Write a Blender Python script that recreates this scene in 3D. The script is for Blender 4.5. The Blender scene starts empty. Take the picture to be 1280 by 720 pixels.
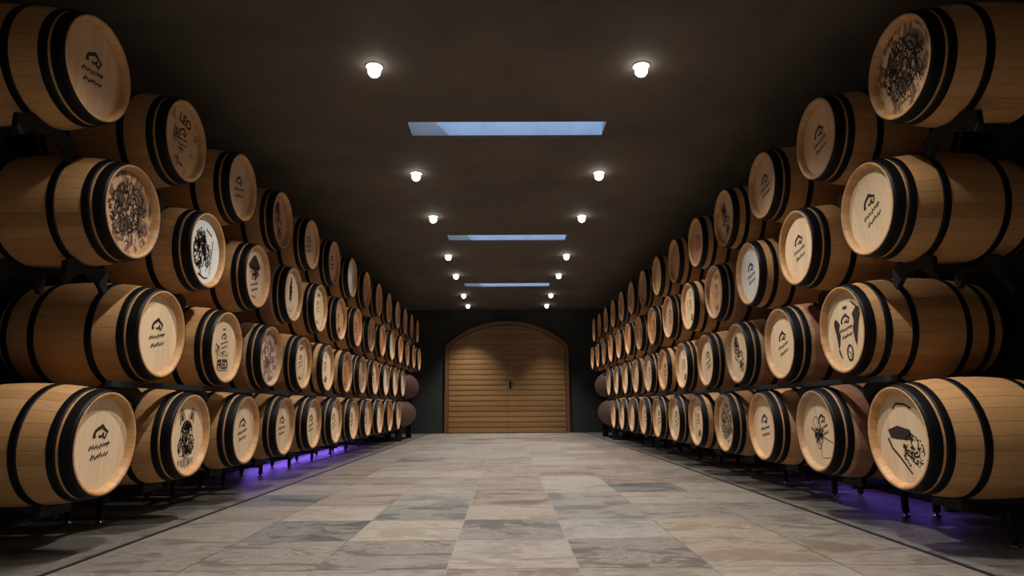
import bpy, math, random
from mathutils import Vector, Matrix
PI = math.pi
C = bpy.context.scene.collection
FZ = 0.83                      # eye height above the floor

# ---------------------------------------------------------------- materials
def lin(c):
    c = c / 255.0
    return c / 12.92 if c <= .04045 else ((c + .055) / 1.055) ** 2.4
def rgb(r, g, b): return (lin(r), lin(g), lin(b), 1)

class NT:
    def __init__(s, name):
        s.m = bpy.data.materials.new(name); s.m.use_nodes = True
        s.t = s.m.node_tree; s.t.nodes.clear()
        s.out = s.n('ShaderNodeOutputMaterial')
        s.b = s.n('ShaderNodeBsdfPrincipled')
        s.l(s.b.outputs[0], s.out.inputs[0])
    def n(s, k, **kw):
        x = s.t.nodes.new(k)
        for a, v in kw.items(): setattr(x, a, v)
        return x
    def l(s, a, b): s.t.links.new(a, b)
    def set(s, **kw):
        for a, v in kw.items(): s.b.inputs[a.replace('_', ' ')].default_value = v
    def math(s, op, a, b=None, c=None):
        x = s.n('ShaderNodeMath', operation=op)
        for i, v in enumerate((a, b, c)):
            if v is None: continue
            if isinstance(v, (int, float)): x.inputs[i].default_value = v
            else: s.l(v, x.inputs[i])
        return x.outputs[0]
    def mix(s, f, a, b, mode='MIX'):
        x = s.n('ShaderNodeMix', data_type='RGBA', blend_type=mode)
        for i, v in ((0, f), (6, a), (7, b)):
            if isinstance(v, (int, float, tuple)): x.inputs[i].default_value = v
            else: s.l(v, x.inputs[i])
        return x.outputs[2]
    def noise(s, vec, scale, det=3, rough=.55, dist=0):
        x = s.n('ShaderNodeTexNoise'); s.l(vec, x.inputs['Vector'])
        x.inputs['Scale'].default_value = scale; x.inputs['Detail'].default_value = det
        x.inputs['Roughness'].default_value = rough; x.inputs['Distortion'].default_value = dist
        return x.outputs[0]
    def ramp(s, f, a, b):
        x = s.n('ShaderNodeMapRange'); s.l(f, x.inputs[0])
        x.inputs[1].default_value = a; x.inputs[2].default_value = b
        return x.outputs[0]
    def scaled(s, vec, sx, sy, sz, off=None):
        x = s.n('ShaderNodeVectorMath', operation='MULTIPLY'); s.l(vec, x.inputs[0])
        x.inputs[1].default_value = (sx, sy, sz)
        if off is None: return x.outputs[0]
        y = s.n('ShaderNodeVectorMath', operation='ADD'); s.l(x.outputs[0], y.inputs[0]); s.l(off, y.inputs[1])
        return y.outputs[0]
    def bump(s, h, d, st=.5):
        x = s.n('ShaderNodeBump'); s.l(h, x.inputs['Height'])
        x.inputs['Distance'].default_value = d; x.inputs['Strength'].default_value = st
        s.l(x.outputs[0], s.b.inputs['Normal'])

def plain(name, col, rough=.5, metal=0, bump=0):
    t = NT(name); t.set(Base_Color=col, Roughness=rough, Metallic=metal)
    if bump:
        tc = t.n('ShaderNodeTexCoord')
        nz = t.noise(tc.outputs['Object'], 40, 4)
        t.bump(nz, bump)
        t.l(t.mix(t.ramp(nz, .3, .7), tuple(x * .8 for x in col[:3]) + (1,), tuple(min(1, x * 1.2) for x in col[:3]) + (1,)), t.b.inputs['Base Color'])
    return t.m

def emit(name, col, st):
    t = NT(name); t.set(Base_Color=(0, 0, 0, 1), Emission_Color=col, Emission_Strength=st)
    return t.m

def stave_mat(name, c1, c2, stain=None):
    # uv: u = turn fraction round the barrel, v = metres along it
    t = NT(name); uv = t.n('ShaderNodeUVMap').outputs[0]
    sp = t.n('ShaderNodeSeparateXYZ'); t.l(uv, sp.inputs[0])
    oi = t.n('ShaderNodeObjectInfo').outputs['Random']
    u = t.math('MULTIPLY', sp.outputs[0], 28.0)
    idx = t.math('FLOOR', u); fr = t.math('FRACT', u)
    cmb = t.n('ShaderNodeCombineXYZ'); t.l(idx, cmb.inputs[0]); t.l(t.math('MULTIPLY', oi, 37.0), cmb.inputs[1])
    wn = t.n('ShaderNodeTexWhiteNoise', noise_dimensions='2D'); t.l(cmb.outputs[0], wn.inputs['Vector'])
    grain = t.noise(t.scaled(uv, 90, 5, 1, cmb.outputs[0]), 3, 5, .6, .4)
    f = t.math('ADD', t.math('MULTIPLY', wn.outputs['Value'], .55), t.math('MULTIPLY', t.ramp(grain, .3, .7), .45))
    col = t.mix(f, c1, c2)
    # whole barrel tone
    hv = t.n('ShaderNodeHueSaturation'); t.l(col, hv.inputs['Color'])
    t.l(t.math('ADD', .86, t.math('MULTIPLY', oi, .28)), hv.inputs['Value'])
    col = hv.outputs[0]
    if stain:
        d = t.math('ABSOLUTE', t.math('SUBTRACT', sp.outputs[1], .475))
        nz = t.noise(t.scaled(uv, 12, 4, 1), 2, 3)
        e = t.math('ADD', d, t.math('MULTIPLY', nz, .05))
        col = t.mix(t.math('MULTIPLY', t.ramp(e, .345, .335), .6), col, stain)
    seam = t.math('MINIMUM', fr, t.math('SUBTRACT', 1.0, fr))
    sm = t.ramp(seam, 0.0, .035)
    col = t.mix(t.math('MULTIPLY', t.math('SUBTRACT', 1.0, sm), .55), col, rgb(52, 30, 16))
    t.l(col, t.b.inputs['Base Color']); t.set(Roughness=.5)
    t.bump(t.math('ADD', sm, t.math('MULTIPLY', grain, .3)), .0015, .6)
    return t.m

def head_mat(name, c1, c2, rough=.5, blot=None, blot_thr=.55, blot_scale=5, coat=0):
    # object y across, z up; planks upright
    t = NT(name); ob = t.n('ShaderNodeTexCoord').outputs['Object']
    oi = t.n('ShaderNodeObjectInfo').outputs['Random']
    sp = t.n('ShaderNodeSeparateXYZ'); t.l(ob, sp.inputs[0])
    pk = t.math('ADD', t.math('MULTIPLY', sp.outputs[1], 11.5), t.math('MULTIPLY', oi, .9))
    idx = t.math('FLOOR', pk); fr = t.math('FRACT', pk)
    cmb = t.n('ShaderNodeCombineXYZ'); t.l(idx, cmb.inputs[0]); t.l(t.math('MULTIPLY', oi, 53.0), cmb.inputs[1])
    wn = t.n('ShaderNodeTexWhiteNoise', noise_dimensions='2D'); t.l(cmb.outputs[0], wn.inputs['Vector'])
    grain = t.noise(t.scaled(ob, 1, 60, 4, cmb.outputs[0]), 1, 5, .6, .5)
    f = t.math('ADD', t.math('MULTIPLY', wn.outputs['Value'], .5), t.math('MULTIPLY', t.ramp(grain, .3, .7), .5))
    col = t.mix(f, c1, c2)
    hv = t.n('ShaderNodeHueSaturation'); t.l(col, hv.inputs['Color'])
    t.l(t.math('ADD', .9, t.math('MULTIPLY', oi, .2)), hv.inputs['Value']); col = hv.outputs[0]
    if blot:
        nz = t.noise(t.scaled(ob, 1, 1.6, 1), blot_scale, 6, .65, 1.2)
        col = t.mix(t.math('MULTIPLY', t.ramp(nz, blot_thr - .03, blot_thr + .03), .8), col, blot)
    seam = t.math('MINIMUM', fr, t.math('SUBTRACT', 1.0, fr))
    sm = t.ramp(seam, 0.0, .018)
    col = t.mix(t.math('MULTIPLY', t.math('SUBTRACT', 1.0, sm), .35), col, rgb(90, 55, 30))
    t.l(col, t.b.inputs['Base Color']); t.set(Roughness=rough, Coat_Weight=coat, Coat_Roughness=.25)
    t.bump(t.math('ADD', sm, t.math('MULTIPLY', grain, .2)), .001, .5)
    return t.m

M = {}
M['oak'] = stave_mat('oak_staves', rgb(170, 122, 76), rgb(204, 158, 106))
M['oak_stained'] = stave_mat('wine_stained_staves', rgb(164, 124, 88), rgb(196, 156, 116), rgb(120, 62, 58))
M['head'] = head_mat('oak_head', rgb(206, 176, 140), rgb(230, 204, 168))
M['head_red_dim'] = head_mat('oak_head_red_dim', rgb(168, 108, 72), rgb(192, 136, 94))  # reddish heads; also dim light painted into the far upper heads
M['head_falloff'] = head_mat('oak_head_falloff', rgb(184, 142, 106), rgb(208, 168, 130))  # light falling off towards the upper rows, put into the head colour
M['head_pale_glare'] = head_mat('pale_and_glare_head', rgb(214, 212, 206), rgb(232, 230, 226), .3, coat=1)  # pale heads; on the blank ones the white stands in for reflected glare
M['head_blot'] = head_mat('head_brown_picture', rgb(196, 156, 116), rgb(214, 178, 138), .5, rgb(74, 36, 22), .5, 7)
M['head_swirl'] = head_mat('head_swirl_picture', rgb(196, 168, 150), rgb(214, 186, 164), .5, rgb(84, 50, 38), .5, 9)
M['head_smudge'] = head_mat('head_smudged', rgb(190, 144, 98), rgb(214, 172, 124), .5, rgb(120, 80, 52), .58, 5)
M['hoop'] = plain('black_hoop_paint', rgb(4, 4, 5), .5)
M['hoop'].node_tree.nodes['Principled BSDF'].inputs['Specular IOR Level'].default_value = .22
M['ink'] = plain('burnt_print', rgb(40, 22, 16), .7)
M['steel'] = plain('black_rack_steel', rgb(3, 3, 4), .8)
M['foot'] = plain('bare_steel', rgb(150, 150, 150), .25, 1)
M['cask'] = plain('reddish_cask', rgb(74, 50, 43), .6, 0, .004)
M['lampring'] = plain('lamp_trim', rgb(205, 205, 205), .3)
M['lamp'] = emit('lamp_glow', (1, .93, .8, 1), 14)
M['led'] = emit('purple_led', (.28, .14, 1, 1), 3)
M['ledcase'] = plain('led_channel', rgb(60, 60, 64), .4, 1)
M['handle'] = plain('dark_handle', rgb(20, 18, 16), .35, .8)
M['gap'] = plain('floor_channel', rgb(16, 15, 14), .6)

def wall_mat(name, a, b, sc, bd, rough=.85):
    t = NT(name); ob = t.n('ShaderNodeTexCoord').outputs['Object']
    n1 = t.noise(ob, sc, 6, .6, .4); n2 = t.noise(ob, 45, 4, .7)
    t.l(t.mix(t.ramp(n1, .35, .65), a, b), t.b.inputs['Base Color']); t.set(Roughness=rough)
    t.bump(t.math('ADD', n1, t.math('MULTIPLY', n2, .35)), bd, .5)
    return t.m
M['ceiling'] = wall_mat('dark_plaster_ceiling', rgb(80, 72, 66), rgb(100, 90, 83), .9, .01)
M['wall'] = wall_mat('dark_side_wall', rgb(34, 34, 34), rgb(44, 43, 42), 1.2, .01)
M['endwall'] = wall_mat('charcoal_end_wall', rgb(34, 38, 38), rgb(46, 50, 49), 1.2, .01)
M['shaft'] = wall_mat('white_shaft_plaster', rgb(190, 198, 206), rgb(205, 212, 220), 4, .003)

# floor tiles: base colour per tile from an attribute, veins from noise
t = NT('stone_tiles'); ob = t.n('ShaderNodeTexCoord').outputs['Object']
at = t.n('ShaderNodeVertexColor'); at.layer_name = 'tile'
sp = t.n('ShaderNodeSeparateColor'); t.l(at.outputs[0], sp.inputs[0])
vec = t.scaled(ob, 1.0, 1.9, 1, t.scaled(at.outputs[0], 40, 40, 0))
n1 = t.noise(vec, 2.0, 10, .72, .7); n2 = t.noise(vec, 9, 5, .7, .6)
c = t.mix(t.ramp(n1, .42, .66), at.outputs[0], t.mix(.42, at.outputs[0], rgb(168, 160, 148)))
c = t.mix(t.math('MULTIPLY', t.ramp(n2, .48, .66), .42), c, rgb(78, 66, 57))
vein = t.math('ABSOLUTE', t.math('SUBTRACT', n1, .5))
c = t.mix(t.math('MULTIPLY', t.math('SUBTRACT', 1.0, t.ramp(vein, 0, .016)), .3), c, rgb(186, 178, 164))
t.l(c, t.b.inputs['Base Color'])
t.l(t.math('ADD', .36, t.math('MULTIPLY', n1, .22)), t.b.inputs['Roughness'])
t.bump(t.math('ADD', n1, t.math('MULTIPLY', n2, .4)), .004, .5)
M['tiles'] = t.m

# door planks
t = NT('door_planks'); ob = t.n('ShaderNodeTexCoord').outputs['Object']
sp = t.n('ShaderNodeSeparateXYZ'); t.l(ob, sp.inputs[0])
row = t.math('FLOOR', t.math('DIVIDE', sp.outputs[2], .158))
cmb = t.n('ShaderNodeCombineXYZ'); t.l(row, cmb.inputs[0])
wn = t.n('ShaderNodeTexWhiteNoise', noise_dimensions='1D'); t.l(row, wn.inputs['W'])
g = t.noise(t.scaled(ob, 1.2, 1, 26, cmb.outputs[0]), 2, 6, .65, .6)
f = t.math('ADD', t.math('MULTIPLY', wn.outputs['Value'], .35), t.math('MULTIPLY', t.ramp(g, .3, .7), .65))
t.l(t.mix(f, rgb(112, 82, 50), rgb(152, 116, 74)), t.b.inputs['Base Color']); t.set(Roughness=.3)
t.bump(g, .002, .4)
M['door'] = t.m
M['doorframe'] = plain('door_frame_wood', rgb(112, 74, 44), .45, 0, .001)

t = NT('skylight_glass'); t.t.nodes.remove(t.b)
tr = t.n('ShaderNodeBsdfTransparent'); tr.inputs[0].default_value = (.93, .96, 1, 1)
gl = t.n('ShaderNodeBsdfGlossy'); gl.inputs['Roughness'].default_value = .05
mx = t.n('ShaderNodeMixShader'); mx.inputs[0].default_value = .06
t.l(tr.outputs[0], mx.inputs[1]); t.l(gl.outputs[0], mx.inputs[2]); t.l(mx.outputs[0], t.out.inputs[0])
M['glass'] = t.m

# ---------------------------------------------------------------- mesh helpers
class MB:
    def __init__(s): s.v = []; s.f = []; s.uv = []; s.sm = []
    def add(s, vs, fs, uvs=None, smooth=False):
        o = len(s.v); s.v += [tuple(v) for v in vs]
        for i, f in enumerate(fs):
            s.f.append(tuple(o + k for k in f)); s.sm.append(smooth)
            s.uv.append(uvs[i] if uvs else None)
    def box(s, x0, x1, y0, y1, z0, z1):
        v = [(x, y, z) for z in (z0, z1) for y in (y0, y1) for x in (x0, x1)]
        s.add(v, [(0, 2, 3, 1), (4, 5, 7, 6), (0, 1, 5, 4), (2, 6, 7, 3), (0, 4, 6, 2), (1, 3, 7, 5)])
    def revolve(s, prof, n=48, axis='x', uv=False, close_ends=False, smooth=True):
        # prof: (axial, radius)
        vs = []
        for a, r in prof:
            for k in range(n):
                th = 2 * PI * k / n
                p, q = r * math.cos(th), r * math.sin(th)
                vs.append((a, p, q) if axis == 'x' else ((p, a, q) if axis == 'y' else (p, q, a)))
        fs = []; us = []
        for i in range(len(prof) - 1):
            for k in range(n):
                k2 = (k + 1) % n
                fs.append((i * n + k, i * n + k2, (i + 1) * n + k2, (i + 1) * n + k))
                us.append([(k / n, prof[i][0] + .475), ((k + 1) / n, prof[i][0] + .475), ((k + 1) / n, prof[i + 1][0] + .475), (k / n, prof[i + 1][0] + .475)])
        if close_ends:
            fs.append(tuple(range(n))[::-1]); us.append(None)
            fs.append(tuple((len(prof) - 1) * n + k for k in range(n))); us.append(None)
        s.add(vs, fs, us, smooth)
    def mesh(s, name, mat):
        me = bpy.data.meshes.new(name); me.from_pydata(s.v, [], s.f)
        if any(u for u in s.uv):
            l = me.uv_layers.new(name='UVMap')
            for p, u in zip(me.polygons, s.uv):
                if u:
                    for li, c_ in zip(p.loop_indices, u): l.data[li].uv = c_
        for p, q in zip(me.polygons, s.sm): p.use_smooth = q
        me.materials.append(mat); me.update()
        return me

def link(name, me, parent=None, loc=(0, 0, 0), rot=(0, 0, 0)):
    o = bpy.data.objects.new(name, me); C.objects.link(o)
    o.location = loc; o.rotation_euler = rot
    if parent: o.parent = parent
    return o
def fixn(me):
    import bmesh
    b = bmesh.new(); b.from_mesh(me); bmesh.ops.recalc_face_normals(b, faces=b.faces); b.to_mesh(me); b.free(); return me
def thing(name, label, cat, loc=(0, 0, 0), rz=0, group=None):
    o = link(name, None, None, loc, (0, 0, rz)); o['label'] = label; o['category'] = cat
    if group: o['group'] = group
    return o
def struct(name, mb, mat, parent=None, fix=True):
    me = mb.mesh(name, mat)
    if fix: fixn(me)
    o = link(name, me, parent)
    if not parent: o['kind'] = 'structure'
    return o

# ---------------------------------------------------------------- room
YW, YB, XW, ZC = 19.66, -3.5, 3.55, 2.94 + FZ
rnd = random.Random(7)
mb = MB(); cols = []
xs = [-2.335, -1.685, -1.0, -.315, .37, 1.055, 1.74, 2.335]
base = [(150, 136, 120), (140, 128, 116), (158, 144, 126), (132, 122, 110), (146, 126, 108), (164, 150, 132), (126, 122, 116), (152, 132, 112), (138, 112, 94), (120, 118, 114)]
slate = (84, 90, 92)
fixed = {(1, 1): slate, (1, 0): (118, 102, 92), (1, 2): (164, 150, 130), (1, 3): (138, 116, 98), (2, 2): (96, 100, 98), (2, 0): (112, 102, 94), (2, 1): (166, 150, 128), (2, 3): (128, 120, 112), (2, 4): (150, 140, 124),
         (3, -1): (140, 118, 96), (3, 0): (148, 134, 118), (3, 1): (112, 106, 98), (3, 2): (158, 142, 124), (3, 3): (134, 106, 88), (3, 4): (136, 110, 94), (3, 5): (140, 116, 100),
         (4, -1): (136, 126, 108), (4, 0): (100, 88, 80), (4, 1): (140, 136, 128), (4, 2): (120, 112, 106), (4, 3): (124, 116, 110), (4, 4): (160, 150, 136), (5, 0): (148, 124, 98), (5, 1): (152, 134, 106), (5, 2): (124, 114, 104),
         (0, 0): (120, 104, 94), (0, 1): (142, 126, 108), (0, 2): (146, 130, 112), (6, 0): (140, 120, 96), (1, -1): (132, 118, 102), (2, -1): (128, 120, 108), (6, 1): (128, 116, 100)}
py = .715
nr0 = -10; nr1 = int((YW - 3.49) / py) + 1
g = .0025
for r in range(nr0, nr1 + 1):
    y0, y1 = 3.49 + py * r, min(3.49 + py * (r + 1), YW)
    if y1 - y0 < .02: continue
    for c_ in range(7):
        mb.add([(xs[c_] + g, y0 + g, 0), (xs[c_ + 1] - g, y0 + g, 0), (xs[c_ + 1] - g, y1 - g, 0), (xs[c_] + g, y1 - g, 0)], [(0, 1, 2, 3)])
        k = fixed.get((c_, r)) or rnd.choice(base + ([slate] if rnd.random() < .3 else []))
        j = rnd.uniform(-5, 5); cols.append(tuple(v + j for v in k))
# border strips beyond the channel, along the racks
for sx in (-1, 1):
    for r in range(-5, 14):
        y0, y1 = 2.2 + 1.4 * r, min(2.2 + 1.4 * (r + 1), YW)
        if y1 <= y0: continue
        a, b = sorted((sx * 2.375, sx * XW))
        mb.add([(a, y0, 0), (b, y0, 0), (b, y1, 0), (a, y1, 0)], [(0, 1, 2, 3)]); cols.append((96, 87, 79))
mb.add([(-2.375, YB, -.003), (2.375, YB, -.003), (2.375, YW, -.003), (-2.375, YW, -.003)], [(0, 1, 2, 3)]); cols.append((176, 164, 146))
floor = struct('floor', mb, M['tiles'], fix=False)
ca = floor.data.color_attributes.new(name='tile', type='FLOAT_COLOR', domain='CORNER')
for p, k in zip(floor.data.polygons, cols):
    for li in p.loop_indices: ca.data[li].color = rgb(*[max(0, ((132 + (q - 132) * 1.12) * .66 + sum(k) / 3 * .34) * .79) for q in k])
for i, sx in enumerate((-1, 1)):
    mb = MB(); mb.box(sx * 2.355 - .016, sx * 2.355 + .016, YB, YW, -.004, .0015)
    struct('trim_%d' % (i + 1), mb, M['gap'])

for nm, x0, x1 in (('wall_left', -XW - .2, -XW), ('wall_right', XW, XW + .2)):
    mb = MB(); mb.box(x0, x1, YB, YW, -.2, ZC + .6); struct(nm, mb, M['wall'])
mb = MB(); mb.box(-XW - .2, XW + .2, YB - .2, YB, -.2, ZC + .6); struct('wall_back', mb, M['wall'])

# end wall with the arched opening's outline left solid; the door stands on its face
mb = MB(); mb.box(-XW - .2, XW + .2, YW, YW + .3, -.2, ZC + .6); struct('wall_front', mb, M['endwall'])

# ceiling with three skylight slots
sky = [(6.285, 6.667), (10.827, 11.235), (15.334, 15.821)]
SX0, SX1 = -1.037, 1.072
mb = MB()
ys = [YB] + [v for p in sky for v in p] + [YW]
TH = .43
for i in range(len(ys) - 1):
    if i % 2 == 0: mb.box(-XW, XW, ys[i], ys[i + 1], ZC, ZC + .02)
    else:
        mb.box(-XW, SX0, ys[i], ys[i + 1], ZC, ZC + .02); mb.box(SX1, XW, ys[i], ys[i + 1], ZC, ZC + .02)
struct('ceiling', mb, M['ceiling'])
for i, (a, b) in enumerate(sky):
    w = thing_root = link('window_%d' % (i + 1), None, None, (0, (a + b) / 2, ZC)); w['kind'] = 'structure'
    h = (b - a) / 2; z0 = .02; t_ = .05
    m2 = MB()
    m2.box(SX0 - t_, SX0, -h - t_, h + t_, z0, TH); m2.box(SX1, SX1 + t_, -h - t_, h + t_, z0, TH)
    m2.box(SX0, SX1, -h - t_, -h, z0, TH); m2.box(SX0, SX1, h, h + t_, z0, TH)
    link('light_shaft', fixn(m2.mesh('light_shaft', M['shaft'])), w)
    m3 = MB(); m3.box(SX0 - t_, SX1 + t_, -h - t_, h + t_, TH, TH + .012)
    link('glass_pane', fixn(m3.mesh('glass_pane', M['glass'])), w)
# roof slab over the ceiling keeps daylight to the skylights
mb = MB()
for i in range(len(ys) - 1):
    y0, y1 = ys[i], ys[i + 1]
    if i % 2 == 0: mb.box(-XW - .2, XW + .2, y0 + (.05 if i else -.2), y1 - (.05 if i < 6 else -.3), ZC + .04, ZC + .38)
    else:
        mb.box(-XW - .2, SX0 - .05, y0 - .05, y1 + .05, ZC + .04, ZC + .38); mb.box(SX1 + .05, XW + .2, y0 - .05, y1 + .05, ZC + .04, ZC + .38)
struct('trim_3', mb, M['wall'])

# ---------------------------------------------------------------- arched door
HW, SPR, TOP = 1.895, 1.80 + FZ, 2.56 + FZ
DX = .005
rise = TOP - SPR; R0 = (HW ** 2 + rise ** 2) / (2 * rise); cz = TOP - R0
def arch(hw, off, n=28):
    # outline points from right spring over the top to left spring, inset by off
    R_ = R0 - off; pts = []
    a = math.asin(min(1, hw / R_))
    for k in range(n + 1):
        th = a - 2 * a * k / n
        pts.append((R_ * math.sin(th), cz + R_ * math.cos(th)))
    return pts
door = link('door_1', None, None, (DX, YW, 0)); door['kind'] = 'structure'
fw = .105
outer = [(HW, 0)] + arch(HW, 0) + [(-HW, 0)]
inner = [(HW - fw, 0)] + arch(HW - fw, fw) + [(-HW + fw, 0)]
mb = MB(); n = len(outer); vs = []
for y in (0, -.09):
    vs += [(x, y, z) for x, z in outer] + [(x, y, z) for x, z in inner]
fs = []
for k in range(n - 1):
    fs += [(2 * n + k, 2 * n + k + 1, 3 * n + k + 1, 3 * n + k), (k, k + 1, 2 * n + k + 1, 2 * n + k), (n + k, 3 * n + k, 3 * n + k + 1, n + k + 1)]
mb.add(vs, fs); link('door_frame', fixn(mb.mesh('door_frame', M['doorframe'])), door)
ih = HW - fw - .012; Ri = R0 - fw - .012
def half_w(z):
    if z <= SPR - .02: return ih
    d = Ri ** 2 - (z - cz) ** 2
    return min(ih, math.sqrt(max(0, d)))
for sgn, nm in ((-1, 'left'), (1, 'right')):
    mb = MB(); pz = .158; z = .012; ztop = cz + Ri
    while z < ztop - .02:
        z1 = min(z + pz, ztop - .005)
        # lapped plank: lower edge proud, softly rounded face; cut to the arch in slices
        sl = 5
        prof = [(.0, -.018), (.004, -.031), (.02, -.034), (.075, -.031), (.12, -.026), (.158, -.018)]
        rows = []
        for dz, y in prof:
            zz = z + min(dz, z1 - z); w = half_w(zz)
            rows.append((zz, y, w))
        for (za, ya, wa), (zb, yb, wb) in zip(rows[:-1], rows[1:]):
            if zb <= za or wb < .02: continue
            i0 = sgn * .004
            mb.add([(i0, ya, za), (sgn * wa, ya, za), (sgn * wb, yb, zb), (i0, yb, zb)], [(0, 1, 2, 3)], smooth=False)
        z = z1
    # backing board
    pts = [(sgn * .004, .012), (sgn * ih, .012)]
    zz = SPR - .02
    while zz < ztop: pts.append((sgn * half_w(zz), zz)); zz += .04
    pts.append((sgn * .004, ztop))
    nb = len(pts)
    mb.add([(x, -.004, z) for x, z in pts] + [(x, -.012, z) for x, z in pts], [tuple(range(nb)), tuple(range(nb, 2 * nb))[::-1]] + [(k, (k + 1) % nb, nb + (k + 1) % nb, nb + k) for k in range(nb)])
    lf = link('door_leaf', mb.mesh('door_leaf', M['door']), door)
    import bmesh
    b = bmesh.new(); b.from_mesh(lf.data); bmesh.ops.remove_doubles(b, verts=b.verts, dist=.0002)
    for f in b.faces:
        if f.normal.y > 0 and f.calc_center_median().y < -.0125: f.normal_flip()
    b.to_mesh(lf.data); b.free()
    if sgn == 1:
        mb = MB(); mb.box(.07, .12, -.046, -.03, 1.32, 1.56); mb.box(.085, .105, -.075, -.04, 1.47, 1.49); mb.box(.085, .2, -.085, -.07, 1.468, 1.492)
        link('door_handle', fixn(mb.mesh('door_handle', M['handle'])), lf)

# ---------------------------------------------------------------- barrels
RB, RH, LB = .355, .300, .95
def rad(x): return RB - (RB - RH) * (x / .475) ** 2
mb = MB()
prof = [(.475 - .049, .262), (.475 - .027, .267), (.475 - .008, .276), (.475, .285), (.475, .293), (.475 - .003, .299)]
prof += [(x, rad(x)) for x in [.46 - .92 * k / 22 for k in range(23)]]
prof += [(-.472, .299), (-.475, .290), (-.473, .280), (-.463, .268), (-.421, .262)]
mb.revolve(prof, 56, uv=True)
ME_ST = {'oak': fixn(mb.mesh('staves', M['oak']))}
ME_ST['oak_stained'] = ME_ST['oak'].copy(); ME_ST['oak_stained'].materials.clear(); ME_ST['oak_stained'].materials.append(M['oak_stained'])
def head_mesh(mat):
    m_ = MB(); n = 48; r = .266
    vs = [(0, 0, 0)] + [(0, r * math.cos(2 * PI * k / n), r * math.sin(2 * PI * k / n)) for k in range(n)]
    m_.add(vs, [(0, 1 + k, 1 + (k + 1) % n) for k in range(n)])
    vs2 = [(-.02, y, z) for x, y, z in vs]
    m_.add(vs2, [(0, 1 + (k + 1) % n, 1 + k) for k in range(n)])
    m_.add(vs[1:] + vs2[1:], [(k, n + k, n + (k + 1) % n, (k + 1) % n) for k in range(n)])
    return m_.mesh('head', mat)
ME_HD = {k: head_mesh(M[k]) for k in M if k.startswith('head')}
def hoop_mesh(x0, x1):
    m_ = MB(); P = []
    xs_ = [x0 + (x1 - x0) * k / 3 for k in range(4)]
    P = [(x, rad(x) + .0035) for x in xs_] + [(x, rad(x) - .002) for x in xs_[::-1]]
    P.append(P[0])
    m_.revolve(P, 56)
    me = fixn(m_.mesh('hoop', M['hoop']))
    for p in me.polygons: p.use_smooth = abs(p.normal.x) < .7
    return me
def hoops(spans):
    r = []
    for a, b in spans:
        for s in (1, -1):
            x0, x1 = sorted((s * (.475 - a), s * (.475 - b))); r.append(hoop_mesh(x0, x1))
    return r
HOOPS = {'A': hoops([(.001, .068), (.083, .128), (.272, .316)]), 'B': hoops([(.001, .066), (.122, .164), (.282, .322)])}

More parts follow.
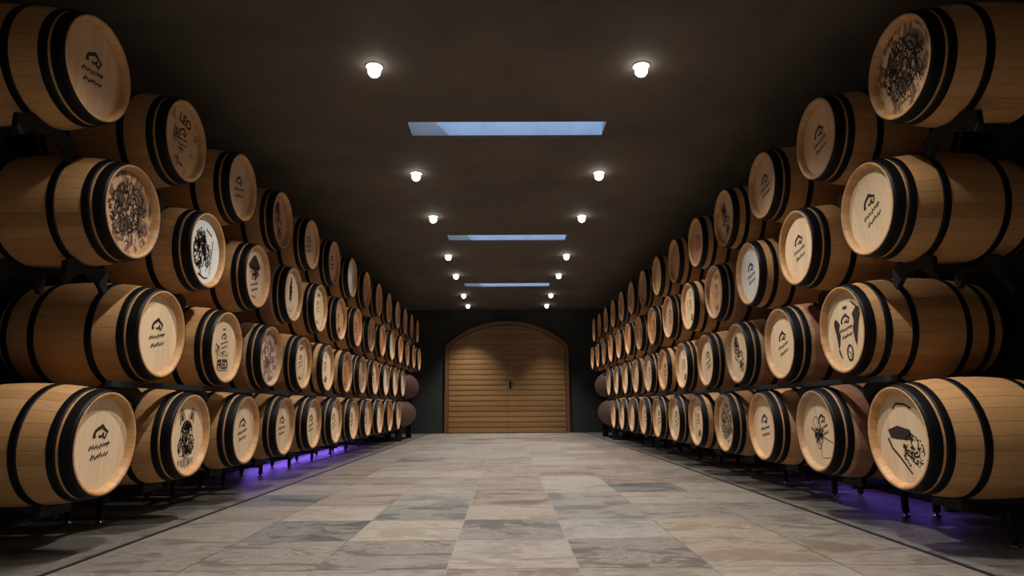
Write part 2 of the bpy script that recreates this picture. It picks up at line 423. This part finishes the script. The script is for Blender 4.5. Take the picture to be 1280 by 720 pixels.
# prints: strokes and shapes lying on the head, y across, z up (metres)
class Ink:
    def __init__(s): s.mb = MB(); s.x = 0
    def stroke(s, pts, w0, w1=None):
        w1 = w0 if w1 is None else w1; n = len(pts)
        vs = []
        for i, (y, z) in enumerate(pts):
            a = pts[max(0, i - 1)]; b = pts[min(n - 1, i + 1)]
            d = Vector((b[0] - a[0], b[1] - a[1])); d = d.normalized() if d.length > 1e-6 else Vector((1, 0))
            w = (w0 + (w1 - w0) * i / max(1, n - 1)) / 2
            vs += [(0, y - d.y * w, z + d.x * w), (0, y + d.y * w, z - d.x * w)]
        s.mb.add(vs, [(2 * i, 2 * i + 1, 2 * i + 3, 2 * i + 2) for i in range(n - 1)])
    def poly(s, pts): s.mb.add([(0, y, z) for y, z in pts], [tuple(range(len(pts)))])
    def curve(s, fn, w0, w1=None, n=14): s.stroke([fn(k / n) for k in range(n + 1)], w0, w1)
    def ellipse(s, cy, cz_, ry, rz, w=None, n=20, jit=0, rg=None):
        P = []
        for k in range(n):
            q = 1 + (rg.uniform(-jit, jit) if rg else 0)
            P.append((cy + ry * q * math.cos(2 * PI * k / n), cz_ + rz * q * math.sin(2 * PI * k / n)))
        if w: s.stroke(P + [P[0], P[1]], w)
        else: s.poly(P)
    def logo(s, cy=0, cz_=0, k=1.0):
        T = lambda y, z: (cy + y * k, cz_ + z * k)
        # arched emblem with two drops and a tail
        s.stroke([T(-.05, .028), T(-.046, .045), T(-.03, .058), T(-.012, .066), T(.002, .078)], .015 * k, .018 * k)
        s.stroke([T(-.046, .018), T(-.05, .035)], .02 * k)
        s.stroke([T(.0, .074), T(.012, .064), T(.03, .056), T(.046, .05)], .019 * k, .010 * k)
        s.stroke([T(-.02, .03), T(-.006, .026), T(.008, .034), T(.016, .046)], .010 * k, .014 * k)
        s.stroke([T(.012, .03), T(.026, .022), T(.034, .036), T(.04, .05)], .014 * k, .009 * k)
        # two handwritten lines
        for (y0, z0, dy, dz, seed) in ((-.068, -.028, .125, .026, 3), (-.05, -.066, .11, .02, 5)):
            rg = random.Random(seed); P = []
            m_ = 15
            for i in range(m_ + 1):
                u = i / m_
                P.append(T(y0 + dy * u + rg.uniform(-.004, .004), z0 + dz * u + (.011 if i % 2 else -.009) * rg.uniform(.4, 1.2)))
            s.stroke(P, .011 * k, .009 * k)
        s.stroke([T(.03, -.002), T(.05, .0), T(.07, .004)], .006 * k)
    def scribble(s, cy, cz_, ry, rz, seed, n=40, w=.006, loops=True):
        rg = random.Random(seed)
        for _ in range(n):
            a = rg.uniform(0, 2 * PI); q = math.sqrt(rg.random())
            y, z = cy + ry * q * math.cos(a), cz_ + rz * q * math.sin(a)
            P = [(y, z)]; d = rg.uniform(0, 2 * PI)
            for i in range(rg.randint(3, 7)):
                d += rg.uniform(-1, 1); y += .012 * math.cos(d); z += .016 * math.sin(d)
                if (y - cy) ** 2 / ry ** 2 + (z - cz_) ** 2 / rz ** 2 > 1.05: break
                P.append((y, z))
            if len(P) > 1: s.stroke(P, w * rg.uniform(.6, 1.8), w * rg.uniform(.3, 1))
    def text(s, txt, cy, cz_, h, wscale=1, tilt=0):
        cu = bpy.data.curves.new('t', 'FONT'); cu.body = txt; cu.align_x = 'CENTER'; cu.align_y = 'CENTER'; cu.size = h * 1.4; cu.resolution_u = 3
        cu.offset = h * .06
        o = bpy.data.objects.new('t', cu); C.objects.link(o)
        dg = bpy.context.evaluated_depsgraph_get(); me = bpy.data.meshes.new_from_object(o.evaluated_get(dg))
        ct, st = math.cos(tilt), math.sin(tilt)
        s.mb.add([(0, cy + (v.co.x * wscale) * ct - v.co.y * st, cz_ + v.co.x * wscale * st + v.co.y * ct) for v in me.vertices], [tuple(p.vertices) for p in me.polygons])
        bpy.data.objects.remove(o); bpy.data.curves.remove(cu); bpy.data.meshes.remove(me)
    def mesh(s, name='print'):
        me = s.mb.mesh(name, M['ink'])
        b = bmesh.new(); b.from_mesh(me)
        for f in b.faces:
            if f.normal.x < 0: f.normal_flip()
        b.to_mesh(me); b.free(); return me
INK = {}
i_ = Ink(); i_.logo(0, 0, 1.35); INK['logo'] = i_.mesh()
i_ = Ink(); i_.logo(0, 0, 1.25); INK['logo_small'] = i_.mesh()
i_ = Ink(); i_.text('LEO', .0, .165, .072, .95); i_.logo(.0, .03, 1.0); i_.stroke([(-.03, -.06), (.04, -.058)], .012); i_.stroke([(-.07, -.15), (-.02, -.156)], .014); i_.stroke([(.0, -.17), (.06, -.176)], .016)
i_.scribble(-.09, .02, .07, .07, 4, 26, .005); INK['leo'] = i_.mesh()
i_ = Ink(); i_.stroke([(-.02, .15), (.04, .155)], .012); i_.logo(.02, .05, .9); i_.text('FRED', .0, -.15, .07, .9)
for q in [((-.085, -.105), (.085, -.105)), ((-.085, -.195), (.085, -.195)), ((-.085, -.105), (-.085, -.195)), ((.085, -.105), (.085, -.195))]: i_.stroke(q, .007)
i_.scribble(-.11, -.03, .05, .07, 8, 26, .005); i_.scribble(.02, -.06, .08, .03, 9, 16, .005); INK['fred'] = i_.mesh()
# long-eared animal face with writing under it
i_ = Ink()
for sg in (-1, 1):
    i_.stroke([(sg * .022, .10), (sg * .036, .14), (sg * .064, .178)], .009, .007)
    i_.stroke([(sg * .064, .178), (sg * .076, .14), (sg * .072, .07)], .007, .010)
    i_.poly([(sg * .036, .105), (sg * .06, .09), (sg * .066, .13), (sg * .06, .158), (sg * .046, .135)][::sg])
    i_.stroke([(sg * .03, .09), (sg * .06, .05), (sg * .065, .0), (sg * .085, -.04), (sg * .09, -.09)], .009, .006)
    i_.ellipse(sg * .032, .045, .012, .009)
    i_.stroke([(sg * .05, .0), (sg * .03, -.04), (sg * .02, -.08)], .012, .007)
i_.ellipse(0, .065, .028, .034); i_.ellipse(0, -.03, .02, .018); i_.ellipse(0, -.095, .018, .035)
i_.scribble(0, .04, .06, .06, 11, 60, .006); i_.scribble(0, -.07, .1, .08, 12, 70, .006)
rg = random.Random(2)
for k in range(13): y = -.085 + .014 * k; i_.stroke([(y, -.15 - abs(y) * .1), (y + rg.uniform(-.008, .008), -.185), (y + rg.uniform(-.006, .006), -.215 + abs(y) * .3)], .006)
i_.mb.v = [(x, y * 1.3, (z + .0) * 1.12) for x, y, z in i_.mb.v]; INK['animal'] = i_.mesh()
# pale poster with two dark figures and a pole
i_ = Ink(); i_.scribble(-.07, .0, .11, .17, 21, 110, .011); i_.scribble(.06, -.03, .06, .1, 22, 40, .009); i_.ellipse(-.03, .09, .03, .035); i_.ellipse(-.1, .04, .03, .04)
i_.stroke([(-.06, -.1), (-.02, -.2)], .014); i_.stroke([(.13, .12), (.125, -.05), (.12, -.17)], .012, .007); i_.stroke([(.0, .18), (.05, .165), (.1, .15)], .014)
i_.stroke([(.06, -.02), (.08, -.1), (.05, -.16)], .012, .006); i_.stroke([(-.06, -.2), (.04, -.215), (.1, -.2)], .02, .01); INK['figures'] = i_.mesh()
# circle cut by long crossing strokes
i_ = Ink(); i_.ellipse(-.035, .03, .055, .075, .006); i_.ellipse(-.03, -.07, .045, .06, .006); i_.stroke([(-.02, .23), (-.02, .1), (-.015, -.1), (-.02, -.2)], .004)
i_.stroke([(-.13, .03), (-.06, -.01), (.04, -.05), (.2, -.11)], .012, .005); i_.stroke([(.06, .0), (.0, -.04), (-.07, -.09)], .014, .006); i_.logo(.06, .03, 1.1); i_.scribble(-.02, -.02, .07, .09, 15, 40, .006)
i_.stroke([(.0, -.2), (.06, -.205), (.11, -.2)], .004); INK['circle'] = i_.mesh()
# winged patches round a small emblem, oval below
i_ = Ink(); rg = random.Random(5)
def wing(cy, cz_, sc, fl):
    P = [(-.03, .09), (.0, .1), (.045, .06), (.03, .02), (.045, -.02), (.03, -.09), (.012, -.12), (-.0, -.06), (-.015, .0), (-.035, .05)]
    i_.poly([(cy + fl * y * sc, cz_ + z * sc) for y, z in P])
wing(-.125, -.02, 1.0, 1); wing(.14, .03, 1.25, -1); i_.logo(.0, .02, 1.15)
i_.ellipse(.03, -.16, .034, .052, .016); i_.stroke([(.015, -.15), (.045, -.17), (.03, -.19)], .01); i_.stroke([(-.11, -.14), (-.09, -.18), (-.07, -.2)], .022, .01); i_.stroke([(-.03, .15), (.025, .155)], .022)
i_.stroke([(.08, .19), (.14, .15)], .012); INK['wings'] = i_.mesh()
# dark block with ribbon strokes
i_ = Ink(); i_.poly([(-.14, .05), (-.04, .07), (.08, .04), (.09, -.02), (-.06, -.01), (-.12, .0)]); i_.stroke([(-.15, .0), (-.12, -.06), (-.06, -.11), (.0, -.17), (.04, -.21)], .018, .012)
i_.stroke([(-.06, .17), (-.02, .2), (.06, .19), (.12, .16)], .012); i_.stroke([(.0, -.04), (.02, -.1), (.08, -.13)], .02, .01); i_.scribble(.08, -.08, .1, .1, 6, 40, .008); INK['block'] = i_.mesh()
i_ = Ink(); i_.scribble(0, .0, .2, .2, 31, 190, .009); INK['dense'] = i_.mesh()
i_ = Ink(); i_.scribble(-.08, .05, .08, .13, 32, 80, .009); i_.logo(.03, -.06, 1.1); i_.scribble(.04, -.13, .06, .07, 33, 30, .007); INK['corner'] = i_.mesh()
# peaked roof shape over writing
i_ = Ink(); i_.poly([(-.15, .1), (-.03, .2), (.02, .2), (.14, .1), (.1, .07), (-.12, .06)]); i_.scribble(0, .04, .12, .06, 41, 60, .008); i_.logo(0, -.06, 1.2); i_.stroke([(-.06, -.19), (.05, -.2)], .01); INK['roof'] = i_.mesh()
i_ = Ink(); i_.scribble(0, .04, .05, .12, 51, 60, .01); i_.stroke([(-.06, -.15), (-.02, -.18), (.04, -.18), (.08, -.15)], .007); i_.ellipse(0, .16, .02, .04); INK['figure'] = i_.mesh()
i_ = Ink(); i_.logo(.0, .02, 1); i_.ellipse(.0, .02, .15, .2, .006, 30, .03, random.Random(3)); i_.scribble(0, -.17, .08, .03, 61, 20, .006); i_.scribble(0.02, .17, .09, .03, 62, 20, .006); INK['wreath'] = i_.mesh()
i_ = Ink(); i_.logo(-.01, .02, .9); i_.ellipse(.02, .16, .03, .03, .012); i_.scribble(.02, -.15, .07, .05, 71, 30, .009); i_.stroke([(-.12, .1), (-.11, .0), (-.1, -.1)], .014, .005); INK['marks'] = i_.mesh()
i_ = Ink(); i_.scribble(0, .0, .1, .17, 81, 46, .006); INK['swirl'] = i_.mesh()

ORD = ['nearest', 'second', 'third', 'fourth', 'fifth', 'sixth', 'seventh', 'eighth', 'ninth', 'tenth', 'eleventh', 'twelfth', 'thirteenth', 'fourteenth']
ROW = {4: 'top', 3: 'upper middle', 2: 'lower middle', 1: 'bottom'}
# (side, tier, slot): head, print, body, hoops, look
SP = {
 ('L', 4, 0): ('head_smudge', 'leo', None, 'A', 'oak barrel with LEO printed on its head'),
 ('L', 4, 2): ('head_red_dim', 'corner', None, 'A', 'oak barrel with brownish printed head'),
 ('L', 4, 5): ('head_pale_glare', None, None, 'A', 'barrel with pale glare painted on head'),
 ('L', 4, 9): ('head_pale_glare', None, None, 'A', 'barrel with white glare painted on head'),
 ('L', 3, 0): ('head_blot', 'dense', None, 'A', 'oak barrel with dark brown picture'),
 ('L', 3, 1): ('head_pale_glare', 'figures', None, 'A', 'barrel with white head and black figures'),
 ('L', 3, 2): ('head', 'roof', None, 'A', 'oak barrel with dark roof-shaped print'),
 ('L', 3, 3): ('head', 'figure', None, 'A', 'oak barrel with dark upright figure print'),
 ('L', 3, 4): ('head', 'wreath', None, 'A', 'oak barrel with ringed print'),
 ('L', 3, 5): ('head_smudge', 'marks', None, 'A', 'oak barrel with scattered marks'),
 ('L', 3, 9): ('head_pale_glare', None, None, 'A', 'barrel with shiny bluish white head'),
 ('L', 2, 1): ('head', 'fred', None, 'A', 'oak barrel with FRED in a box'),
 ('L', 2, 2): ('head_swirl', 'swirl', None, 'A', 'oak barrel with swirling brown picture'),
 ('L', 2, 3): ('head', 'wreath', None, 'A', 'oak barrel with ringed dark print'),
 ('L', 2, 4): ('head', 'marks', None, 'B', 'oak barrel with wide-spaced hoops'),
 ('L', 2, 5): ('head_red_dim', 'wreath', None, 'B', 'oak barrel with tan printed head'),
 ('L', 2, 6): ('head_blot', None, None, 'A', 'oak barrel with brown blotched head'),
 ('L', 2, 8): ('head_pale_glare', None, None, 'A', 'barrel with white glare painted on head'),
 ('L', 1, 0): ('head', 'logo', None, 'A', 'oak barrel with small dark logo'),
 ('L', 1, 1): ('head', 'animal', None, 'A', 'oak barrel with long-eared animal face print'),
 ('L', 1, 9): ('head_red_dim', None, None, 'A', 'barrel with reddish head'),
 ('R', 4, 0): ('head_blot', 'dense', None, 'A', 'oak barrel with dense dark print'),
 ('R', 4, 3): ('head_smudge', 'corner', None, 'B', 'oak barrel with dark corner print'),
 ('R', 4, 4): ('head_red_dim', 'logo_small', None, 'B', 'oak barrel with wide-spaced hoops'),
 ('R', 4, 5): ('head_red_dim', None, None, 'B', 'oak barrel with blank head'),
 ('R', 4, 6): ('head_smudge', None, None, 'B', 'oak barrel with greyish smudged head'),
 ('R', 3, 2): ('head_pale_glare', 'logo', None, 'B', 'barrel with pale grey head'),
 ('R', 3, 3): ('head_smudge', 'wreath', None, 'A', 'oak barrel with smudged print'),
 ('R', 3, 4): ('head', 'marks', None, 'B', 'oak barrel with scattered marks'),
 ('R', 2, 0): ('head', 'wings', None, 'B', 'oak barrel with dark wing-shaped patches'),
 ('R', 2, 1): ('head', 'logo', 'oak_stained', 'A', 'wine-stained oak barrel with small logo'),
 ('R', 2, 2): ('head', 'corner', 'oak_stained', 'A', 'oak barrel with dark lettering'),
 ('R', 2, 4): ('head', 'marks', None, 'A', 'oak barrel with black marks'),
 ('R', 2, 5): ('head_smudge', 'logo_small', None, 'B', 'oak barrel with wide-spaced hoops'),
 ('R', 2, 7): ('head', None, None, 'B', 'oak barrel with blank head'),
 ('R', 1, 0): ('head', 'block', None, 'A', 'oak barrel with dark block print'),
 ('R', 1, 1): ('head', 'circle', 'oak_stained', 'A', 'oak barrel with scribbled circle print'),
 ('R', 1, 3): ('head', 'dense', None, 'A', 'oak barrel with tangled dark print'),
 ('R', 1, 4): ('head', 'marks', None, 'B', 'oak barrel with black curls'),
}
XL, XR = -2.363, 2.3145
ZT = {1: -.205 + FZ, 2: .498 + FZ, 3: 1.226 + FZ, 4: 1.944 + FZ}
ROWS = {('L', 1): (4.908 - 1.0288, 11, 1.0288), ('L', 2): (4.384, 11, 1.0288), ('L', 3): (3.918, 14, 1.0288), ('L', 4): (4.471 - 1.0288, 14, 1.0288),
        ('R', 1): (3.867, 11, 1.0257), ('R', 2): (4.372, 11, 1.0257), ('R', 3): (3.922, 14, 1.0257), ('R', 4): (3.442, 14, 1.0257)}
rb = random.Random(12)
for (sd, tr_), (y0, cnt, pit) in ROWS.items():
    side = 'left' if sd == 'L' else 'right'
    X = XL - .475 if sd == 'L' else XR + .475
    for k in range(cnt):
        key_k = k - 1 if (sd, tr_) == ('L', 4) else k
        hd, ink, body, hp, look = SP.get((sd, tr_, key_k), (None,) * 5)
        if hd is None:
            hd = 'head'; ink = 'logo' if k < 8 else 'logo_small'; hp = 'A'
            look = 'oak barrel with small dark logo'
            if tr_ == 4 or (tr_ == 3 and k > 3): hd = 'head_falloff'
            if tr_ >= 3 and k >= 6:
                hd = 'head_red_dim'; ink = 'logo_small' if k < 8 else None; look = 'oak barrel with plain head painted dim' if not ink else 'oak barrel with faint logo, head painted dim'
            elif k >= 8: ink = None; look = 'oak barrel with plain pale head'
        if body is None: body = 'oak_stained' if (k + tr_ * 3) % 4 == 0 and tr_ <= 3 and k > 1 else 'oak'
        place = 'nearest barrel' if k == 0 else ('farthest barrel' if k == cnt - 1 else ORD[k] + ' from front')
        root = thing('wine_barrel', '%s, %s, %s row, %s side' % (look, place, ROW[tr_], side), 'barrel',
                     (X, y0 + k * pit, ZT[tr_] - RB), 0 if sd == 'L' else PI, 'barrels in the %s row on the %s' % (ROW[tr_], side))
        roll = rb.uniform(-3, 3)
        link('staves', ME_ST[body], root, (0, 0, RB), (roll, 0, 0))
        tl = rb.gauss(0, .08)
        if (sd, tr_, k) == ('R', 3, 0): tl = .22
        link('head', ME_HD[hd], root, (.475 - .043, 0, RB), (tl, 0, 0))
        link('head', ME_HD['head'], root, (-.475 + .05, 0, RB), (0, 0, 0))
        for hm in HOOPS[hp]: link('hoop', hm, root, (0, 0, RB))
        if ink: link('print', INK[ink], root, (.475 - .042, 0, RB), (tl * .8 + rb.gauss(0, .03), 0, 0))

# ---------------------------------------------------------------- cradles under the barrels
SX = .27; xc_ = .475 - SX; ru = rad(xc_)
def block_mesh(low, flat=-.40, off=.5, dz=.7):
    # arched block: top hugs the barrel above, ends sit on the shoulders of the two barrels below
    m_ = MB(); n = 16; Wd = off - .248 if low else (.13 if flat < -.39 else .09); P = []
    for k in range(n + 1):
        y = -Wd + 2 * Wd * k / n
        zt = -math.sqrt((ru + .008) ** 2 - min(abs(y), .13) ** 2) - max(0, abs(y) - .13) * .5
        if low:
            zb = -.398 - (y / Wd) ** 2 * .13
            d = abs(y) - off
            if abs(d) < ru: zb = max(zb, -dz + math.sqrt((ru + .014) ** 2 - d * d))
        else: zb = flat
        P.append((y, zt, zb))
    for i in range(n):
        (ya, ta, ba), (yb, tb, bb) = P[i], P[i + 1]
        v = [(x, y, z) for x in (-.016, .016) for y, z in ((ya, ba), (yb, bb), (yb, tb), (ya, ta))]
        f = [(0, 1, 2, 3), (7, 6, 5, 4), (3, 2, 6, 7), (0, 4, 5, 1)]
        if i == 0: f.append((0, 3, 7, 4))
        if i == n - 1: f.append((1, 5, 6, 2))
        m_.add(v, f)
    return fixn(m_.mesh('block', M['steel']))
ME_BT = block_mesh(False, -.375)
mb = MB(); mb.box(-xc_, xc_, -.016, .016, -.375, -.362); ME_BAR3 = fixn(mb.mesh('bar', M['steel']))
ME_BL = {1: block_mesh(False), 2: block_mesh(True, off=.504, dz=.703), 3: block_mesh(True, off=.449, dz=.728), 4: block_mesh(True, off=.475, dz=.718)}
mb = MB(); mb.box(-xc_, xc_, -.016, .016, -.396, -.366); ME_BAR = fixn(mb.mesh('bar', M['steel']))
mb = MB(); mb.box(-xc_ - .02, xc_ + .02, -.02, .02, -.425, -.396); ME_BAR1 = fixn(mb.mesh('bar', M['steel']))
for (sd, tr_), (y0, cnt, pit) in ROWS.items():
    side = 'left' if sd == 'L' else 'right'
    X = XL - .475 if sd == 'L' else XR + .475
    for k in range(cnt):
        place = 'nearest' if k == 0 else ('farthest' if k == cnt - 1 else ORD[k])
        z = ZT[tr_]
        zb = z - .40 if tr_ > 1 else 0
        root = thing('barrel_cradle', 'black steel cradle under the %s barrel of the %s row on the %s' % (place, ROW[tr_], side), 'cradle', (X, y0 + k * pit, zb), 0 if sd == 'L' else PI,
                     'cradles under the %s row on the %s' % (ROW[tr_], side))
        thin = tr_ == 3 and 14.9 < y0 + k * pit < 18.5
        for x in (xc_, -xc_): link('block', ME_BT if thin else ME_BL[tr_], root, (x, 0, z - zb))
        if thin: link('bar', ME_BAR3, root, (0, 0, z - zb))
        elif tr_ > 1: link('bar', ME_BAR, root, (0, 0, z - zb))
        else:
            link('bar', ME_BAR1, root, (0, 0, z))
            zt = z - .42
            for lx in (-.15, -.38):
                for ly in (-.0,):
                    m_ = MB(); m_.box(-.018, .018, -.018, .018, .03, zt); lg = link('leg', fixn(m_.mesh('leg', M['steel'])), root, (lx, ly, 0))
                    m_ = MB(); m_.revolve([(0, .03), (.008, .03), (.012, .011), (.032, .011)], 16, 'z', close_ends=True)
                    link('foot', fixn(m_.mesh('foot', M['foot'])), lg)
# one rail carries the front ends of the second row of cradles
for sd in 'LR':
    y0, cnt, pit = ROWS[(sd, 2)]; side = 'left' if sd == 'L' else 'right'; sg = -1 if sd == 'L' else 1
    X = (XL if sd == 'L' else XR) + sg * .095
    m_ = MB(); L2 = (cnt - 1) * pit / 2 + .4; m_.box(-.018, .018, -L2, L2, -.02, .018)
    o = link('steel_rail', fixn(m_.mesh('steel_rail', M['steel'])), None, (X, y0 + (cnt - 1) * pit / 2, ZT[1] + .374 - .0 - .02))
    o['label'] = 'long black steel rail between the bottom and lower middle barrel rows on the %s' % side; o['category'] = 'rail'

# ---------------------------------------------------------------- long reddish casks beyond the last barrels of the two lowest rows
mb = MB(); LC = 3.1; P = []
for k in range(33):
    u = -1 + 2 * k / 32
    r = .345 * (1 - abs(u) ** 2.5) ** .5 if abs(u) < 1 else 0.0
    P.append((u * LC / 2, max(r, .004)))
mb.revolve(P, 40, 'y', close_ends=True)
ME_C = fixn(mb.mesh('cask_body', M['cask']))
for sd, sx in (('left', -1), ('right', 1)):
    for row, nm in ((1, 'lower'), (2, 'upper')):
        yc = (14.72 if row == 1 else 15.18) + LC / 2
        xc = sx * (2.36 + .345)
        r_ = thing('long_cask', 'long reddish-brown rounded cask lying lengthwise at the far end on the %s, %s of two' % (sd, nm), 'cask', (xc, yc, ZT[row] - .345), 0, 'long casks at the far end')
        link('cask_body', ME_C, r_, (0, 0, .345))
        # stand under the cask: legs to the floor for the lower one, chocks on the lower cask for the upper one
        zb = ZT[1] - .345 - .0 if row == 1 else .703
        base = 0 if row == 1 else ZT[2] - .5
        st = thing('cask_stand', 'black steel stand under the %s long cask on the %s' % (nm, sd), 'stand', (xc, yc, base))
        h = ZT[row] - base
        crad = lambda y: .345 * max(.0001, 1 - (min(abs(y), 1.54) / 1.55) ** 2.5) ** .5
        for dy in ((-.8, .8) if row == 1 else (-.8, .35)):
            rs = max(crad(dy - .02), crad(dy + .02)) + .005
            rl = max(crad(dy + .44), crad(dy + .48)) + .005
            for q in (-1, 1):
                m_ = MB(); n = 5
                xa0, xa1 = (.05, .2) if row == 1 else (.1, .2)
                for i in range(n):
                    a_, b_ = xa0 + (xa1 - xa0) * i / n, xa0 + (xa1 - xa0) * (i + 1) / n
                    tp = lambda x: h - math.sqrt(rs * rs - x * x)
                    bt = (lambda x: 0.0) if row == 1 else (lambda x: h - .703 + math.sqrt(rl * rl - x * x))
                    v = [(q * x, y, z) for y in (-.02, .02) for x, z in ((a_, bt(a_)), (b_, bt(b_)), (b_, tp(b_)), (a_, tp(a_)))]
                    m_.add(v, [(0, 1, 2, 3), (7, 6, 5, 4), (3, 2, 6, 7), (0, 4, 5, 1)] + ([(0, 3, 7, 4)] if i == 0 else []) + ([(1, 5, 6, 2)] if i == n - 1 else []))
                link('chock', fixn(m_.mesh('chock', M['steel'])), st, (0, dy, 0))
            m_ = MB()
            if row == 1: m_.box(-.19, .19, -.03, .03, 0, .02)
            else: m_.box(-.33, -.2, -.015, .015, h - .36, h - .34); m_.box(.2, .33, -.015, .015, h - .36, h - .34)
            if row == 1: link('foot_plate', fixn(m_.mesh('foot_plate', M['steel'])), st, (0, dy, 0))

# ---------------------------------------------------------------- downlights
mb = MB(); mb.revolve([(-.002, .052), (-.009, .060), (-.010, .072), (-.005, .080), (0.0, .08)], 32, 'z'); ME_R = fixn(mb.mesh('trim_ring', M['lampring']))
mb = MB(); mb.revolve([(-.104, .006), (-.101, .020), (-.093, .034), (-.080, .046), (-.064, .053), (-.048, .055), (-.032, .052), (-.018, .044), (-.008, .034), (-.001, .03)], 32, 'z', close_ends=True); ME_B = fixn(mb.mesh('bulb', M['lamp']))
LY = [-1.3, .62, 3.24, 5.158, 7.781, 9.692, 12.334, 14.258, 16.9, 18.731]
for k, y in enumerate(LY):
    for sd, x in (('left', -1.15), ('right', 1.2)):
        if k < 3: lab = 'round ceiling downlight on the %s, %s' % (sd, ['rearmost behind the viewpoint', 'middle one behind the viewpoint', 'just above the viewpoint'][k])
        else:
            j = k - 3
            lab = 'round white ceiling downlight, %s in the %s row' % (['nearest and largest', 'second from the front', 'third from the front', 'fourth from the front', 'fifth from the front', 'sixth from the front', 'farthest by the door'][j], sd)
        r_ = thing('ceiling_downlight', lab, 'ceiling light', (x, y, ZC), 0, '%s row of ceiling downlights' % sd)
        link('trim_ring', ME_R, r_); link('bulb', ME_B, r_)
        ld = bpy.data.lights.new('downlight_beam', 'SPOT'); ld.energy = LAMP_W = 310; ld.color = (1, .95, .89)
        ld.spot_size = math.radians(112); ld.spot_blend = 1.0; ld.shadow_soft_size = .035
        lo = bpy.data.objects.new('downlight_beam', ld); C.objects.link(lo); lo.parent = r_; lo.location = (0, 0, -.15)
        lo.rotation_euler = (0, 0, 0)
        if k == len(LY) - 1:      # the last pair are narrow beams grazing the door
            ld.spot_size = math.radians(88 if x < 0 else 72); ld.spot_blend = 1; ld.energy = 420 if x < 0 else 300

# ---------------------------------------------------------------- purple strips on the floor behind the racks
for sd, x, ya, yb, W in (('left', -3.515, 8.9, 14.0, 26), ('right', 3.515, 5.2, 7.0, 1.3)):
    r_ = thing('led_strip', 'purple light strip on the wall near the floor behind the %s barrels' % sd, 'light strip', (x, (ya + yb) / 2, .30))
    h = (yb - ya) / 2; s_ = 1 if sd == 'left' else -1
    mb = MB(); mb.box(*sorted((-.03 * s_, .02 * s_)), -h, h, 0, .03); link('channel', fixn(mb.mesh('channel', M['ledcase'])), r_)
    mb = MB(); mb.box(-.02, .012, -h + .01, h - .01, -.006, 0); link('diffuser', fixn(mb.mesh('diffuser', M['led'])), r_)
    for q in (-.9, 0, .9):
        mb = MB(); mb.box(*sorted((-.03 * s_, -.018 * s_)), -.012, .012, -.30, 0); link('bracket', fixn(mb.mesh('bracket', M['ledcase'])), r_, (0, q * h, 0))
    al = bpy.data.lights.new('strip_light', 'AREA'); al.shape = 'RECTANGLE'; al.size = .03; al.size_y = 2 * h; al.energy = W; al.color = (.28, .14, 1)
    ao = bpy.data.objects.new('strip_light', al); C.objects.link(ao); ao.parent = r_; ao.location = (0, 0, -.01); ao.rotation_euler = (0, s_ * -.45, 0)

# ---------------------------------------------------------------- daylight
w = bpy.data.worlds.new('World'); bpy.context.scene.world = w; w.use_nodes = True
bg = w.node_tree.nodes['Background']; bg.inputs[0].default_value = (.72, .8, 1, 1); bg.inputs[1].default_value = 1.3
sl = bpy.data.lights.new('sun', 'SUN'); sl.energy = 2.7; sl.color = (.36, .64, 1); sl.angle = .01
so = bpy.data.objects.new('sun', sl); C.objects.link(so)
so.rotation_euler = Vector((1, .93, -1)).to_track_quat('-Z', 'Y').to_euler(); so.location = (0, 0, 8)

# ---------------------------------------------------------------- camera
f_, yaw, pit_, roll_ = 794.786, .009, .182, -.007
cy, sy, cp, spn = math.cos(yaw), math.sin(yaw), math.cos(pit_), math.sin(pit_)
fwv = Vector((sy * cp, cy * cp, spn)); rt = Vector((cy, -sy, 0)); up = rt.cross(fwv)
r2 = rt * math.cos(roll_) + up * math.sin(roll_); u2 = -rt * math.sin(roll_) + up * math.cos(roll_)
cam = bpy.data.cameras.new('camera'); co = bpy.data.objects.new('camera', cam); C.objects.link(co)
cam.sensor_width = 36; cam.lens = f_ / 1280 * 36; cam.clip_end = 100; cam.clip_start = .05
mt = Matrix((( r2.x, u2.x, -fwv.x, 0), (r2.y, u2.y, -fwv.y, 0), (r2.z, u2.z, -fwv.z, FZ), (0, 0, 0, 1)))
co.matrix_world = mt
sc = bpy.context.scene; sc.camera = co
sc.view_settings.view_transform = 'Standard'; sc.view_settings.look = 'None'; sc.view_settings.gamma = 1; sc.view_settings.use_curve_mapping = False
sc.view_settings.exposure = 0.0
